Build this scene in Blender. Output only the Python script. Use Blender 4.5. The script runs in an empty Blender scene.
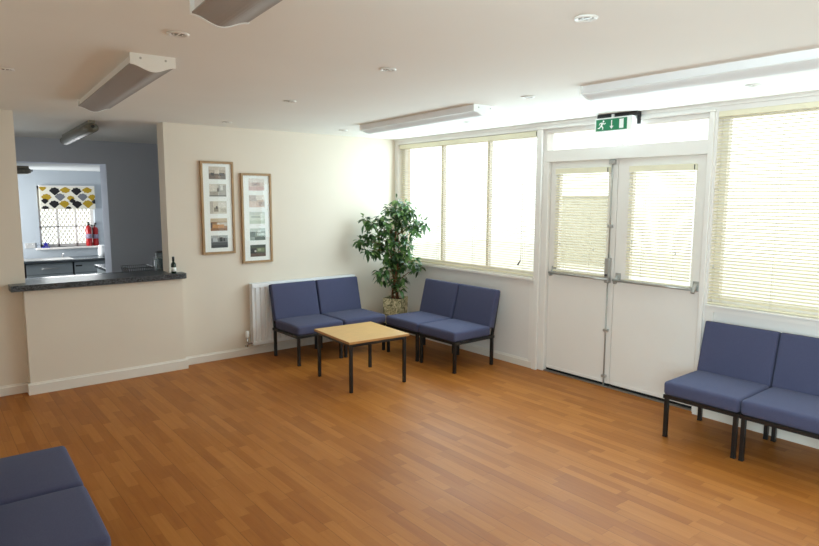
import bpy, bmesh, math, random
from mathutils import Vector, Matrix
random.seed(7)
S = bpy.context.scene
COL = S.collection
PI = math.pi

# ------------------------------------------------------------------ materials
def lin(c):
    return tuple(((v/255)/12.92 if v/255 <= .04045 else ((v/255+.055)/1.055)**2.4) for v in c)

def mat(name, rgb, rough=.6, metal=0.0, var=.06, scale=9.0, bump=0.0, bscale=60.0, spec=.5,
        stretch=None, sub=0.0, trans=0.0):
    m = bpy.data.materials.new(name); m.use_nodes = True
    nt = m.node_tree; N = nt.nodes; L = nt.links
    b = N['Principled BSDF']
    c = lin(rgb)
    tc = N.new('ShaderNodeTexCoord')
    mp = N.new('ShaderNodeMapping'); L.new(tc.outputs['Object'], mp.inputs['Vector'])
    if stretch: mp.inputs['Scale'].default_value = stretch
    no = N.new('ShaderNodeTexNoise'); no.inputs['Scale'].default_value = scale
    no.inputs['Detail'].default_value = 3
    L.new(mp.outputs['Vector'], no.inputs['Vector'])
    cr = N.new('ShaderNodeValToRGB')
    cr.color_ramp.elements[0].position = .3; cr.color_ramp.elements[1].position = .7
    cr.color_ramp.elements[0].color = tuple(v*(1-var) for v in c) + (1,)
    cr.color_ramp.elements[1].color = tuple(min(1, v*(1+var)) for v in c) + (1,)
    L.new(no.outputs['Fac'], cr.inputs['Fac'])
    L.new(cr.outputs['Color'], b.inputs['Base Color'])
    b.inputs['Roughness'].default_value = rough
    b.inputs['Metallic'].default_value = metal
    b.inputs['Specular IOR Level'].default_value = spec
    if bump > 0:
        n2 = N.new('ShaderNodeTexNoise'); n2.inputs['Scale'].default_value = bscale
        L.new(mp.outputs['Vector'], n2.inputs['Vector'])
        bp = N.new('ShaderNodeBump'); bp.inputs['Strength'].default_value = bump
        bp.inputs['Distance'].default_value = .004
        L.new(n2.outputs['Fac'], bp.inputs['Height']); L.new(bp.outputs['Normal'], b.inputs['Normal'])
    if trans > 0:
        t = N.new('ShaderNodeBsdfTranslucent'); L.new(cr.outputs['Color'], t.inputs['Color'])
        mx = N.new('ShaderNodeMixShader'); mx.inputs['Fac'].default_value = trans
        L.new(b.outputs['BSDF'], mx.inputs[1]); L.new(t.outputs['BSDF'], mx.inputs[2])
        L.new(mx.outputs['Shader'], N['Material Output'].inputs['Surface'])
    return m

def glass_mat(name, tint=(1, 1, 1), refl=1.0, rough=.02):
    m = bpy.data.materials.new(name); m.use_nodes = True
    nt = m.node_tree; N = nt.nodes; L = nt.links
    N.remove(N['Principled BSDF'])
    tr = N.new('ShaderNodeBsdfTransparent'); tr.inputs['Color'].default_value = tint + (1,)
    gl = N.new('ShaderNodeBsdfGlossy'); gl.inputs['Roughness'].default_value = rough
    fr = N.new('ShaderNodeFresnel'); fr.inputs['IOR'].default_value = 1.45
    mu = N.new('ShaderNodeMath'); mu.operation = 'MULTIPLY'; mu.inputs[1].default_value = refl
    ge = N.new('ShaderNodeNewGeometry'); inv = N.new('ShaderNodeMath'); inv.operation = 'SUBTRACT'
    inv.inputs[0].default_value = 1.0; L.new(ge.outputs['Backfacing'], inv.inputs[1])
    m2 = N.new('ShaderNodeMath'); m2.operation = 'MULTIPLY'      # reflect once, on the front face only
    L.new(fr.outputs['Fac'], m2.inputs[0]); L.new(inv.outputs[0], m2.inputs[1]); L.new(m2.outputs[0], mu.inputs[0])
    mx = N.new('ShaderNodeMixShader')
    L.new(mu.outputs[0], mx.inputs['Fac']); L.new(tr.outputs[0], mx.inputs[1]); L.new(gl.outputs[0], mx.inputs[2])
    L.new(mx.outputs[0], N['Material Output'].inputs['Surface'])
    return m

def floor_mat():
    m = bpy.data.materials.new('oak_laminate'); m.use_nodes = True
    nt = m.node_tree; N = nt.nodes; L = nt.links
    b = N['Principled BSDF']
    def math_(op, a, bb=None):
        n = N.new('ShaderNodeMath'); n.operation = op
        for i, v in enumerate((a, bb)):
            if v is None: continue
            if isinstance(v, (int, float)): n.inputs[i].default_value = v
            else: L.new(v, n.inputs[i])
        return n.outputs[0]
    tc = N.new('ShaderNodeTexCoord')
    sp = N.new('ShaderNodeSeparateXYZ'); L.new(tc.outputs['Object'], sp.inputs[0])
    W, LEN = .062, .42
    xs = math_('DIVIDE', sp.outputs['X'], W)
    ix = math_('FLOOR', xs); fx = math_('FRACT', xs)
    w1 = N.new('ShaderNodeTexWhiteNoise'); w1.noise_dimensions = '1D'; L.new(ix, w1.inputs['W'])
    ys = math_('ADD', math_('DIVIDE', sp.outputs['Y'], LEN), math_('MULTIPLY', w1.outputs['Value'], 7.0))
    iy = math_('FLOOR', ys); fy = math_('FRACT', ys)
    cv = N.new('ShaderNodeCombineXYZ'); L.new(ix, cv.inputs[0]); L.new(iy, cv.inputs[1])
    w2 = N.new('ShaderNodeTexWhiteNoise'); w2.noise_dimensions = '2D'; L.new(cv.outputs[0], w2.inputs['Vector'])
    # grain, shifted per strip
    mp = N.new('ShaderNodeMapping'); mp.inputs['Scale'].default_value = (45, 3.2, 1)
    L.new(tc.outputs['Object'], mp.inputs['Vector'])
    ad = N.new('ShaderNodeVectorMath'); ad.operation = 'ADD'
    sc = N.new('ShaderNodeVectorMath'); sc.operation = 'SCALE'; sc.inputs['Scale'].default_value = 40
    L.new(w2.outputs['Color'], sc.inputs[0]); L.new(mp.outputs[0], ad.inputs[0]); L.new(sc.outputs[0], ad.inputs[1])
    gn = N.new('ShaderNodeTexNoise'); gn.inputs['Scale'].default_value = 1.0; gn.inputs['Detail'].default_value = 5
    gn.inputs['Distortion'].default_value = .7
    L.new(ad.outputs[0], gn.inputs['Vector'])
    f = math_('ADD', math_('MULTIPLY', w2.outputs['Value'], .50), math_('MULTIPLY', gn.outputs['Fac'], .56))
    cr = N.new('ShaderNodeValToRGB'); L.new(f, cr.inputs['Fac'])
    e = cr.color_ramp.elements
    e[0].position = .12; e[0].color = lin(FLOOR_DARK) + (1,)
    e[1].position = .95; e[1].color = lin(FLOOR_LIGHT) + (1,)
    mid = e.new(.5); mid.color = lin(FLOOR_MID) + (1,)
    # joints
    def edge(fr, w): return math_('LESS_THAN', fr, w)
    board = math_('FRACT', math_('DIVIDE', xs, 3.0))
    j = math_('MAXIMUM', math_('MULTIPLY', edge(fx, .025), .25),
              math_('MAXIMUM', math_('MULTIPLY', edge(fy, .006), .3), math_('MULTIPLY', edge(board, .015), .55)))
    mx = N.new('ShaderNodeMix'); mx.data_type = 'RGBA'
    L.new(j, mx.inputs['Factor']); L.new(cr.outputs['Color'], mx.inputs[6])
    mx.inputs[7].default_value = lin((70, 38, 18)) + (1,)
    L.new(mx.outputs[2], b.inputs['Base Color'])
    rn = N.new('ShaderNodeTexNoise'); rn.inputs['Scale'].default_value = 1.6
    L.new(tc.outputs['Object'], rn.inputs['Vector'])
    mr = N.new('ShaderNodeMapRange'); L.new(rn.outputs['Fac'], mr.inputs['Value'])
    mr.inputs['To Min'].default_value = .36; mr.inputs['To Max'].default_value = .48
    L.new(mr.outputs[0], b.inputs['Roughness'])
    b.inputs['Specular IOR Level'].default_value = .16
    bp = N.new('ShaderNodeBump'); bp.inputs['Strength'].default_value = .06; bp.inputs['Distance'].default_value = .002
    L.new(gn.outputs['Fac'], bp.inputs['Height']); L.new(bp.outputs['Normal'], b.inputs['Normal'])
    return m

FLOOR_DARK, FLOOR_MID, FLOOR_LIGHT = (143, 83, 32), (162, 99, 40), (180, 117, 54)

def speckle_mat():
    m = bpy.data.materials.new('granite_laminate'); m.use_nodes = True
    N = m.node_tree.nodes; L = m.node_tree.links; b = N['Principled BSDF']
    tc = N.new('ShaderNodeTexCoord'); v = N.new('ShaderNodeTexVoronoi'); v.inputs['Scale'].default_value = 140
    L.new(tc.outputs['Object'], v.inputs['Vector'])
    cr = N.new('ShaderNodeValToRGB'); L.new(v.outputs['Color'], cr.inputs['Fac'])
    e = cr.color_ramp.elements
    e[0].position = .25; e[0].color = lin((26, 28, 31)) + (1,)
    e[1].position = .95; e[1].color = lin((104, 108, 114)) + (1,)
    L.new(cr.outputs['Color'], b.inputs['Base Color']); b.inputs['Roughness'].default_value = .3; b.inputs['Specular IOR Level'].default_value = .3
    return m

def fabric_mat(name, rgb):
    m = mat(name, rgb, rough=.95, var=.22, scale=420, bump=.35, bscale=600, spec=.15)
    N = m.node_tree.nodes; L = m.node_tree.links
    b = N['Principled BSDF']
    b.inputs['Sheen Weight'].default_value = .06
    b.inputs['Sheen Roughness'].default_value = .5
    return m

def stone_mat():
    m = bpy.data.materials.new('mottled_planter'); m.use_nodes = True
    N = m.node_tree.nodes; L = m.node_tree.links; b = N['Principled BSDF']
    tc = N.new('ShaderNodeTexCoord'); v = N.new('ShaderNodeTexNoise'); v.inputs['Scale'].default_value = 22
    v.inputs['Detail'].default_value = 4; v.inputs['Distortion'].default_value = 1.2
    L.new(tc.outputs['Object'], v.inputs['Vector'])
    cr = N.new('ShaderNodeValToRGB'); L.new(v.outputs['Fac'], cr.inputs['Fac'])
    e = cr.color_ramp.elements
    e[0].position = .38; e[0].color = lin((110, 104, 72)) + (1,)
    e[1].position = .62; e[1].color = lin((226, 212, 174)) + (1,)
    x = e.new(.5); x.color = lin((184, 170, 130)) + (1,)
    L.new(cr.outputs['Color'], b.inputs['Base Color']); b.inputs['Roughness'].default_value = .8
    bp = N.new('ShaderNodeBump'); bp.inputs['Strength'].default_value = .5; bp.inputs['Distance'].default_value = .01
    L.new(v.outputs['Fac'], bp.inputs['Height']); L.new(bp.outputs['Normal'], b.inputs['Normal'])
    return m

def print_mat():
    m = bpy.data.materials.new('photo_print'); m.use_nodes = True
    N = m.node_tree.nodes; L = m.node_tree.links; b = N['Principled BSDF']
    a = N.new('ShaderNodeVertexColor'); a.layer_name = 'Col'
    L.new(a.outputs['Color'], b.inputs['Base Color']); b.inputs['Roughness'].default_value = .5
    return m

M = dict(
    wall=mat('cream_wall_paint', (226, 214, 199), .85, var=.015, scale=2, bump=.05, bscale=250),
    winwall=mat('white_window_wall_paint', (231, 226, 222), .6, var=.015, scale=2),
    ceiling=mat('ceiling_paint', (238, 234, 227), .9, var=.012, scale=1.5),
    gloss=mat('white_gloss_paint', (234, 229, 224), .35, var=.012, scale=3),
    skirt=mat('white_skirting_paint', (230, 222, 212), .4, var=.012, scale=3),
    blue=mat('pale_blue_kitchen_paint', (182, 190, 196), .8, var=.015, scale=2),
    bluegrey=mat('blue_grey_kitchen_paint', (196, 200, 210), .8, var=.015, scale=2),
    kceil=mat('kitchen_ceiling_paint', (214, 216, 214), .85, var=.01, scale=2),
    kfloor=mat('grey_vinyl', (120, 118, 115), .5, var=.08, scale=20),
    floor=floor_mat(),
    granite=speckle_mat(),
    fabric=fabric_mat('blue_violet_weave', (76, 78, 104)),
    black=mat('black_painted_steel', (22, 21, 22), .4, var=.1, scale=20, spec=.5),
    oak=mat('light_oak_laminate', (207, 164, 104), .42, var=.09, scale=7, stretch=(1.5, 14, 1)),
    oak_edge=mat('oak_lipping', (176, 126, 72), .5, var=.08, scale=20),
    frame=mat('picture_frame_wood', (168, 134, 94), .5, var=.12, scale=30, stretch=(1, 1, .2)),
    mount=mat('white_mount_board', (246, 247, 243), .8, var=.01),
    rad=mat('white_radiator_enamel', (240, 240, 242), .3, var=.01),
    steel=mat('brushed_steel', (178, 176, 172), .35, .55, var=.08, scale=40),
    chrome=mat('chrome', (210, 210, 212), .12, 1.0, var=.03),
    dsteel=mat('dark_grey_casting', (92, 92, 94), .4, .8, var=.08),
    alum=mat('aluminium_threshold', (170, 165, 158), .4, .9, var=.05),
    slat=mat('cream_slat_enamel', (232, 225, 200), .45, var=.02, scale=8, trans=.3),
    rail=mat('cream_rail_enamel', (230, 222, 196), .45, var=.02),
    cord=mat('cream_cord', (225, 220, 205), .8, var=.04),
    tag=mat('dark_rail_end', (60, 58, 54), .5, var=.05),
    lampbody=mat('white_lamp_enamel', (238, 236, 236), .4, var=.01),
    diffuser=mat('ribbed_grey_diffuser', (172, 165, 160), .6, var=.05, scale=60, stretch=(1, 40, 1), trans=.15, spec=.3),
    diffuser2=mat('window_lit_ribbed_diffuser', (244, 243, 242), .5, var=.02, scale=60, stretch=(1, 40, 1), trans=.35),  # same diffuser whitened, window light put into its colour
    metalring=mat('white_spot_ring', (232, 228, 222), .35, var=.02),
    lens=mat('frosted_spot_lens', (150, 140, 130), .25, var=.1, scale=40),
    green=mat('exit_green', (18, 128, 84), .4, var=.03),
    white=mat('plain_white', (245, 246, 244), .4, var=.01),
    plug=mat('dull_white_plastic', (190, 190, 188), .4, var=.02),
    blackplastic=mat('black_plastic', (24, 23, 22), .45, var=.1),
    leaf1=mat('ficus_leaf_dark', (52, 78, 40), .35, var=.3, scale=12, trans=.18),
    leaf2=mat('ficus_leaf_mid', (78, 112, 56), .35, var=.3, scale=12, trans=.22),
    leaf3=mat('ficus_leaf_light', (126, 152, 88), .35, var=.25, scale=12, trans=.25),
    bark=mat('reddish_bark', (122, 74, 44), .8, var=.35, scale=35, bump=.5, bscale=60, stretch=(1, 1, .3)),
    soil=mat('dark_soil', (48, 38, 30), .95, var=.4, scale=60, bump=.8, bscale=80),
    stone=stone_mat(),
    glass=glass_mat('clear_glass', (.97, .98, .98), .8),
    picglass=glass_mat('picture_glass', (.99, .99, .99), .55),
    clearplastic=glass_mat('cloudy_plastic', (.84, .88, .88), 3.0, .35),
    bottleglass=mat('dark_green_bottle', (36, 52, 40), .2, var=.1),
    red=mat('extinguisher_red', (172, 26, 30), .3, var=.05),
    starblue=mat('cobalt_blue_glaze', (42, 38, 150), .3, var=.1),
    cupboard=mat('grey_cupboard_front', (150, 158, 160), .45, var=.03),
    darkgap=mat('black_gap_shade', (16, 17, 18), .6, var=.1),  # near-black colour stands in for shade in gaps
    worktop=mat('dark_grey_worktop', (66, 72, 76), .25, var=.15, scale=90),
    cloth=mat('cream_blind_cotton', (226, 222, 206), .9, var=.03, scale=60),
    mustard=mat('mustard_print', (170, 140, 32), .9, var=.05, scale=60),
    inkblack=mat('black_print', (26, 25, 28), .9, var=.05, scale=60),
    inkgrey=mat('grey_print', (112, 114, 120), .9, var=.05, scale=60),
    photo=print_mat(),
    wire=mat('dark_coated_wire', (70, 74, 78), .4, .5, var=.05),
    paving=mat('pale_paving', (226, 224, 216), .9, var=.1, scale=3),
    hedge=mat('pale_rendered_wall', (196, 192, 178), .9, var=.06, scale=6),
    meshpaint=mat('cream_painted_wire', (222, 206, 178), .8, var=.05),
    extlabel=mat('extinguisher_label', (150, 138, 160), .5, var=.2, scale=60),
    galv=mat('galvanised_lamp', (128, 124, 112), .35, .6, var=.05),
)

# ------------------------------------------------------------------ mesh tools
def rotz(a): return Matrix.Rotation(a, 4, 'Z')

class MB:
    """collects shapes into one mesh"""
    def __init__(s): s.bm = bmesh.new(); s.smooth = False
    def _add(s, b2, mi=0, mtx=None):
        if mtx is not None: bmesh.ops.transform(b2, matrix=mtx, verts=b2.verts)
        for f in b2.faces: f.material_index = mi
        me = bpy.data.meshes.new('tmp'); b2.to_mesh(me); b2.free()
        s.bm.from_mesh(me); bpy.data.meshes.remove(me)
    def box(s, x0, y0, z0, x1, y1, z1, bev=0.0, seg=2, mi=0, mtx=None):
        b = bmesh.new(); bmesh.ops.create_cube(b, size=1)
        sx, sy, sz = abs(x1-x0), abs(y1-y0), abs(z1-z0)
        for v in b.verts:
            v.co = Vector(((x0+x1)/2+v.co.x*sx, (y0+y1)/2+v.co.y*sy, (z0+z1)/2+v.co.z*sz))
        if bev > 0:
            bmesh.ops.bevel(b, geom=list(b.edges), offset=min(bev, .49*min(sx, sy, sz)), segments=seg, affect='EDGES', profile=.5)
        s._add(b, mi, mtx); return s
    def tube(s, pts, r, n=10, caps=True, mi=0):
        """round tube through points; r a number or a list"""
        b = bmesh.new(); pts = [Vector(p) for p in pts]; rings = []
        rr = r if isinstance(r, (list, tuple)) else [r]*len(pts)
        prev = None
        for i, p in enumerate(pts):
            d = (pts[min(i+1, len(pts)-1)]-pts[max(i-1, 0)]).normalized()
            if prev is None:
                a = Vector((0, 0, 1)) if abs(d.z) < .9 else Vector((1, 0, 0))
                u = d.cross(a).normalized()
            else:
                u = (prev-d*prev.dot(d)).normalized()
            prev = u; w = d.cross(u)
            rings.append([b.verts.new(p+(u*math.cos(2*PI*k/n)+w*math.sin(2*PI*k/n))*rr[i]) for k in range(n)])
        for i in range(len(rings)-1):
            for k in range(n):
                b.faces.new((rings[i][k], rings[i][(k+1) % n], rings[i+1][(k+1) % n], rings[i+1][k]))
        if caps:
            b.faces.new(rings[0][::-1]); b.faces.new(rings[-1])
        for f in b.faces: f.smooth = len(f.verts) == 4
        bmesh.ops.recalc_face_normals(b, faces=b.faces)
        s._add(b, mi); return s
    def lathe(s, prof, c=(0, 0, 0), n=24, mi=0, mtx=None):
        """profile of (radius, z) turned about Z"""
        b = bmesh.new(); rings = []
        for r, z in prof:
            rings.append([b.verts.new((c[0]+max(r, 1e-4)*math.cos(2*PI*k/n), c[1]+max(r, 1e-4)*math.sin(2*PI*k/n), c[2]+z)) for k in range(n)])
        for i in range(len(rings)-1):
            for k in range(n):
                f = b.faces.new((rings[i][k], rings[i][(k+1) % n], rings[i+1][(k+1) % n], rings[i+1][k])); f.smooth = True
        b.faces.new(rings[0][::-1]); b.faces.new(rings[-1])
        bmesh.ops.recalc_face_normals(b, faces=b.faces)
        s._add(b, mi, mtx); return s
    def prism(s, poly, axis, a0, a1, mi=0, mtx=None, smooth=False):
        """polygon (2-D, in the other two axes, cyclic order) swept along axis"""
        b = bmesh.new()
        def P(q, a):
            return {'x': (a, q[0], q[1]), 'y': (q[0], a, q[1]), 'z': (q[0], q[1], a)}[axis]
        A = [b.verts.new(P(q, a0)) for q in poly]; B = [b.verts.new(P(q, a1)) for q in poly]
        b.faces.new(A); b.faces.new(B[::-1])
        for i in range(len(poly)):
            f = b.faces.new((A[i], B[i], B[(i+1) % len(poly)], A[(i+1) % len(poly)])); f.smooth = smooth
        bmesh.ops.recalc_face_normals(b, faces=b.faces)
        s._add(b, mi, mtx); return s
    def cushion(s, x0, y0, z0, x1, y1, z1, r=.022, crown=.008, mtx=None):
        b = bmesh.new(); bmesh.ops.create_cube(b, size=1)
        for v in b.verts:
            v.co = Vector(((x0+x1)/2+v.co.x*(x1-x0), (y0+y1)/2+v.co.y*(y1-y0), (z0+z1)/2+v.co.z*(z1-z0)))
        bmesh.ops.bevel(b, geom=list(b.edges), offset=r, segments=4, affect='EDGES', profile=.6)
        long_edges = [e for e in b.edges if e.calc_length() > .2]
        bmesh.ops.subdivide_edges(b, edges=long_edges, cuts=6, use_grid_fill=True)
        cx, cy, cz = (x0+x1)/2, (y0+y1)/2, (z0+z1)/2
        for v in b.verts:
            nx, ny, nz = (v.co.x-cx)/((x1-x0)/2), (v.co.y-cy)/((y1-y0)/2), (v.co.z-cz)/((z1-z0)/2)
            if z1-z0 < y1-y0:   # lying
                if nz > .5: v.co.z += crown*max(0, 1-nx*nx)*max(0, 1-ny*ny)*1.4
            elif ny < -.5: v.co.y -= crown*max(0, 1-nx*nx)*max(0, 1-nz*nz)*1.4
        for f in b.faces: f.smooth = True
        s._add(b, 0, mtx); return s
    def build(s, name, mats, parent=None, loc=None):
        me = bpy.data.meshes.new(name); s.bm.to_mesh(me); s.bm.free()
        for m in (mats if isinstance(mats, (list, tuple)) else [mats]): me.materials.append(m)
        o = bpy.data.objects.new(name, me); COL.objects.link(o)
        if parent: o.parent = parent
        if loc: o.location = loc
        return o

def tag(o, label, cat, group=None):
    o['label'] = label; o['category'] = cat
    if group: o['group'] = group
    return o
def struct(o, label=None, cat=None):
    o['kind'] = 'structure'
    if label: o['label'] = label; o['category'] = cat
    return o
def empty(name, loc=(0, 0, 0), rz=0.0):
    o = bpy.data.objects.new(name, None); COL.objects.link(o)
    o.location = loc; o.rotation_euler = (0, 0, rz); o.empty_display_size = .1
    return o
def copy_tree(o, parent=None):
    c = o.copy(); COL.objects.link(c)
    if parent: c.parent = parent
    for ch in list(o.children): copy_tree(ch, c)
    return c

# ------------------------------------------------------------------ room shell
H = 2.4
XL, YB = -5.0, -7.3                       # left wall and wall behind the camera
T = .19                                   # hatch wall thickness
struct(MB().box(XL-.1, YB-.1, -.12, .25, T, 0).build('floor', M['floor']), 'warm oak strip laminate floor of the waiting room', 'floor')
struct(MB().box(XL-.1, YB-.1, H, .25, 2.75, H+.12).build('ceiling', M['ceiling']), 'plain cream painted ceiling of the waiting room', 'ceiling')
LWa, LWb, LWz0, LWz1 = -7.2, -5.6, .9, 2.2      # unseen window added in the left wall to light the door wall
w = MB()
w.box(XL-.1, LWb, 0, XL, T, H); w.box(XL-.1, YB-.1, 0, XL, LWa, H)
w.box(XL-.1, LWa, 0, XL, LWb, LWz0); w.box(XL-.1, LWa, LWz1, XL, LWb, H)
struct(w.build('wall_left', M['wall']), 'cream wall at the left of the room', 'wall')
HX0, HX1, CT = -4.0, -2.79, .955           # hatch opening, counter height
w = MB()
w.box(XL, 0, 0, HX0, T, H); w.box(HX1, 0, 0, .25, T, H); w.box(HX0, 0, 0, HX1, T, CT-.05)
struct(w.build('wall_back', M['wall']), 'cream wall with the serving hatch and two framed photo sets', 'wall')
struct(MB().box(-4.03, -.115, 0, -2.705, 0, CT-.05).build('wall_counter', M['wall']), 'cream boxed-out panel under the serving counter', 'wall')
struct(MB().box(XL, YB-.1, 0, .25, YB, H).build('wall_front', M['wall']), 'cream wall behind the camera', 'wall')
f = MB()
f.box(XL-.09, LWa, LWz0, XL-.03, LWb, LWz0+.05); f.box(XL-.09, LWa, LWz1-.05, XL-.03, LWb, LWz1)
for y in (LWa, (LWa+LWb)/2-.025, LWb-.05): f.box(XL-.09, y, LWz0, XL-.03, y+.05, LWz1)
o = struct(f.build('added_window', M['gloss']), 'added unseen window in the left wall, lighting the door wall', 'window')
MB().box(XL-.062, LWa+.05, LWz0+.05, XL-.058, LWb-.05, LWz1-.05).build('pane', M['glass'], o)

# window wall: posts, head and the panels under the windows
WX = .16
Y1a, Y1b = -.06, -2.255        # left window
DYa, DYb = -2.30, -3.905       # doors
Y2a, Y2b = -3.945, -5.7        # right window
ZS, ZT = .885, 2.335
w = MB()
w.box(0, Y1a, 0, WX, 0, H)
w.box(0, DYa, 0, WX, Y1b, H)
w.box(0, Y2a, 0, WX, DYb, H)
w.box(0, YB, 0, WX, Y2b, H)
w.box(0, Y1b, ZT, WX, Y1a, H); w.box(0, DYb, ZT, WX, DYa, H); w.box(0, Y2b, ZT, WX, Y2a, H)
w.box(.012, Y1b, 0, WX, Y1a, ZS); w.box(.012, Y2b, 0, WX, Y2a, ZS)
struct(w.build('wall_right', M['winwall']), 'white wall with blinded windows and double doors', 'wall')

# trims on the window wall: panel stiles and rails, sill, door casing, head mould
t = MB()
t.box(-.004, -2.255, 0, .012, -2.2, ZS-.03); t.box(-.004, -.26, .09, .012, -.235, ZS-.03)
struct(t.build('trim_1', M['gloss']), 'white upright battens on the panel under the left window', 'trim')
t = MB()
t.box(-.004, -4.0, .09, .012, Y2a-.001, ZS-.05); t.box(-.004, Y2b, ZS-.05, .012, Y2a-.001, ZS-.012)
struct(t.build('trim_2', M['gloss']), 'white battens framing the panel under the right window', 'trim')
t = MB()
t.box(-.035, Y1b, ZS, .09, -.005, ZS+.03, .006)
struct(t.build('trim_3', M['gloss']), 'white sill under the left window', 'sill')
t = MB()
t.box(-.03, Y2b, ZS-.01, .09, Y2a+.0, ZS+.006, .004)
struct(t.build('trim_4', M['gloss']), 'white sill under the right window', 'sill')
t = MB()                              # door casing
t.box(-.022, -2.315, 0, .0, -2.262, 2.335, .004); t.box(-.012, -2.262, 0, 0, -2.245, 2.36, .003)
t.box(-.022, -3.925, 0, .0, -3.89, 2.335, .004)
t.box(-.03, -3.93, 2.335, 0, -2.245, 2.352, .004)
struct(t.build('trim_5', M['gloss']), 'white casing round the double doors', 'trim')
t = MB(); t.box(-.012, YB, 2.372, 0, -.0, 2.4, .002); t.box(-.02, YB, 2.392, 0, 0, 2.4, .002)
struct(t.build('trim_6', M['gloss']), 'thin white moulding along the top of the window wall', 'trim')

# skirtings
def skirt(name, poly_axis, a0, a1, off, label, height=.085, d=.018, sign=1):
    m = MB()
    prof = [(0, 0), (-d*sign, 0), (-d*sign, height-.016), (-d*.55*sign, height-.01), (-d*.45*sign, height), (0, height)]
    m.prism([(off+u, z) for u, z in prof], poly_axis, a0, a1)
    return struct(m.build(name, M['skirt']), label, 'skirting board')
skirt('baseboard_back', 'x', HX1+.085, 0, 0, 'white skirting along the wall with the radiator')
skirt('baseboard_left_back', 'x', XL, -4.03, 0, 'white skirting left of the boxed-out counter panel')
m = MB()
d, hh = .018, .1
m.prism([(-.115+u, z) for u, z in [(0, 0), (-d, 0), (-d, hh-.016), (-d*.55, hh-.01), (-d*.45, hh), (0, hh)]], 'x', -4.03-d, -2.705+d)
m.box(-4.03-d, -.115, 0, -4.03, 0, hh-.012); m.box(-2.705, -.115, 0, -2.705+d, 0, hh-.012)
struct(m.build('baseboard_counter', M['skirt']), 'white skirting round the foot of the counter panel', 'skirting board')
skirt('baseboard_right', 'y', Y1b, 0, .012, 'white skirting on the window wall left of the doors', .08)
skirt('baseboard_right_far', 'y', YB, Y2a+.04, .0, 'white skirting under the right window', .08)

# ------------------------------------------------------------------ windows
def window_frame(name, ya, yb, z0, z1, muls, label, fw=.05, xf=.075, xb=.125):
    m = MB()
    m.box(xf, ya-fw, z0, xb, ya, z1, .004); m.box(xf, yb, z0, xb, yb+fw, z1, .004)
    m.box(xf, yb+fw, z0, xb, ya-fw, z0+fw, .004); m.box(xf, yb+fw, z1-fw, xb, ya-fw, z1, .004)
    for y in muls: m.box(xf, y-.017, z0+fw, xb, y+.017, z1-fw, .004)
    o = struct(m.build(name, M['gloss']), label, 'window')
    ys = [ya-fw] + [q for y in muls for q in (y+.017, y-.017)] + [yb+fw]
    for i in range(0, len(ys), 2):
        MB().box(.098, ys[i+1], z0+fw, .102, ys[i], z1-fw).build('pane', M['glass'], o)
    return o
window_frame('window_1', Y1a, Y1b, ZS+.03, ZT, (-.80, -1.53), 'wide left window behind a cream venetian blind')
window_frame('window_2', Y2a, Y2b, ZS+.006, ZT, (-4.8,), 'right window behind a cream venetian blind')

# transom over the doors
TZ0, TZ1 = 2.03, 2.335
m = MB()
m.box(.02, DYb, TZ0, .12, DYa, 2.14, .004); m.box(.02, DYb, 2.30, .12, DYa, TZ1, .004)
m.box(.02, -2.345, 2.14, .12, DYa, 2.30, .003); m.box(.02, DYb, 2.14, .12, -3.862, 2.30, .003)
m.box(.02, -3.15, 2.14, .12, -3.09, 2.30, .003)
o = struct(m.build('window_3', M['gloss']), 'low white transom window of two panes over the double doors', 'window')
for a, b in ((-2.345, -3.09), (-3.15, -3.862)): MB().box(.068, b, 2.14, .072, a, 2.30).build('pane', M['glass'], o)

# ------------------------------------------------------------------ doors
m = MB()
m.box(.02, -2.37, 0, .14, DYa, TZ0, .004); m.box(.02, DYb, 0, .14, -3.865, TZ0, .004)
m.box(.107, -2.40, 0, .14, -2.37, TZ0); m.box(.107, -3.865, 0, .14, -3.835, TZ0); m.box(.107, DYb, 2.0, .14, DYa, TZ0)
struct(m.build('trim_7', M['gloss']), 'white jambs of the double doors', 'door frame')
m = MB(); m.box(.03, -3.865, 0, .13, -2.37, .012, .003)
struct(m.build('trim_8', M['alum']), 'metal threshold strip under the double doors', 'threshold')
DX = .06     # room face of the leaves
def door(name, ya, yb, ga, gb, z0, z1, label):
    m = MB(); B = .034
    m.box(DX, yb, B, DX+.045, ya, z0); m.box(DX, yb, z1, DX+.045, ya, 2.03)
    m.box(DX, ga, z0, DX+.045, ya, z1); m.box(DX, yb, z0, DX+.045, gb, z1)
    m.box(DX-.006, yb+.02, B, DX, ya-.02, .06, .002)
    o = struct(m.build(name, M['gloss']), label, 'door')
    MB().box(DX+.02, gb, z0, DX+.024, ga, z1).build('pane', M['glass'], o)
    p = MB()
    p.box(DX+.004, yb+.004, .012, DX+.034, ya-.004, B)
    p.build('gap_shade_strip', M['darkgap'], o)  # black strip stands in for the shade in the gap under the leaf
    return o
dl = door('door_1', -2.375, -3.088, -2.475, -3.0, 1.02, 1.93, 'left leaf of the white double doors, with the vertical rods')
dr = door('door_2', -3.094, -3.862, -3.235, -3.775, 1.0, 1.93, 'right leaf of the white double doors')
def bracket(y, z, parent, flip=1):
    m = MB()
    m.box(DX-.006, y-.026, z-.02, DX, y+.026, z+.06, .003)
    m.prism([(DX-.004, z+.045), (DX-.03, z+.02), (DX-.062, z-.02), (DX-.052, z-.034), (DX-.03, z-.012), (DX-.004, z-.014)], 'y', y-.014, y+.014)
    return m.build('bar_bracket', M['steel'], parent)
MB().box(.106, -3.12, .02, .118, -3.06, 2.02, .002).build('meeting_strip', M['gloss'], dl)
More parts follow.
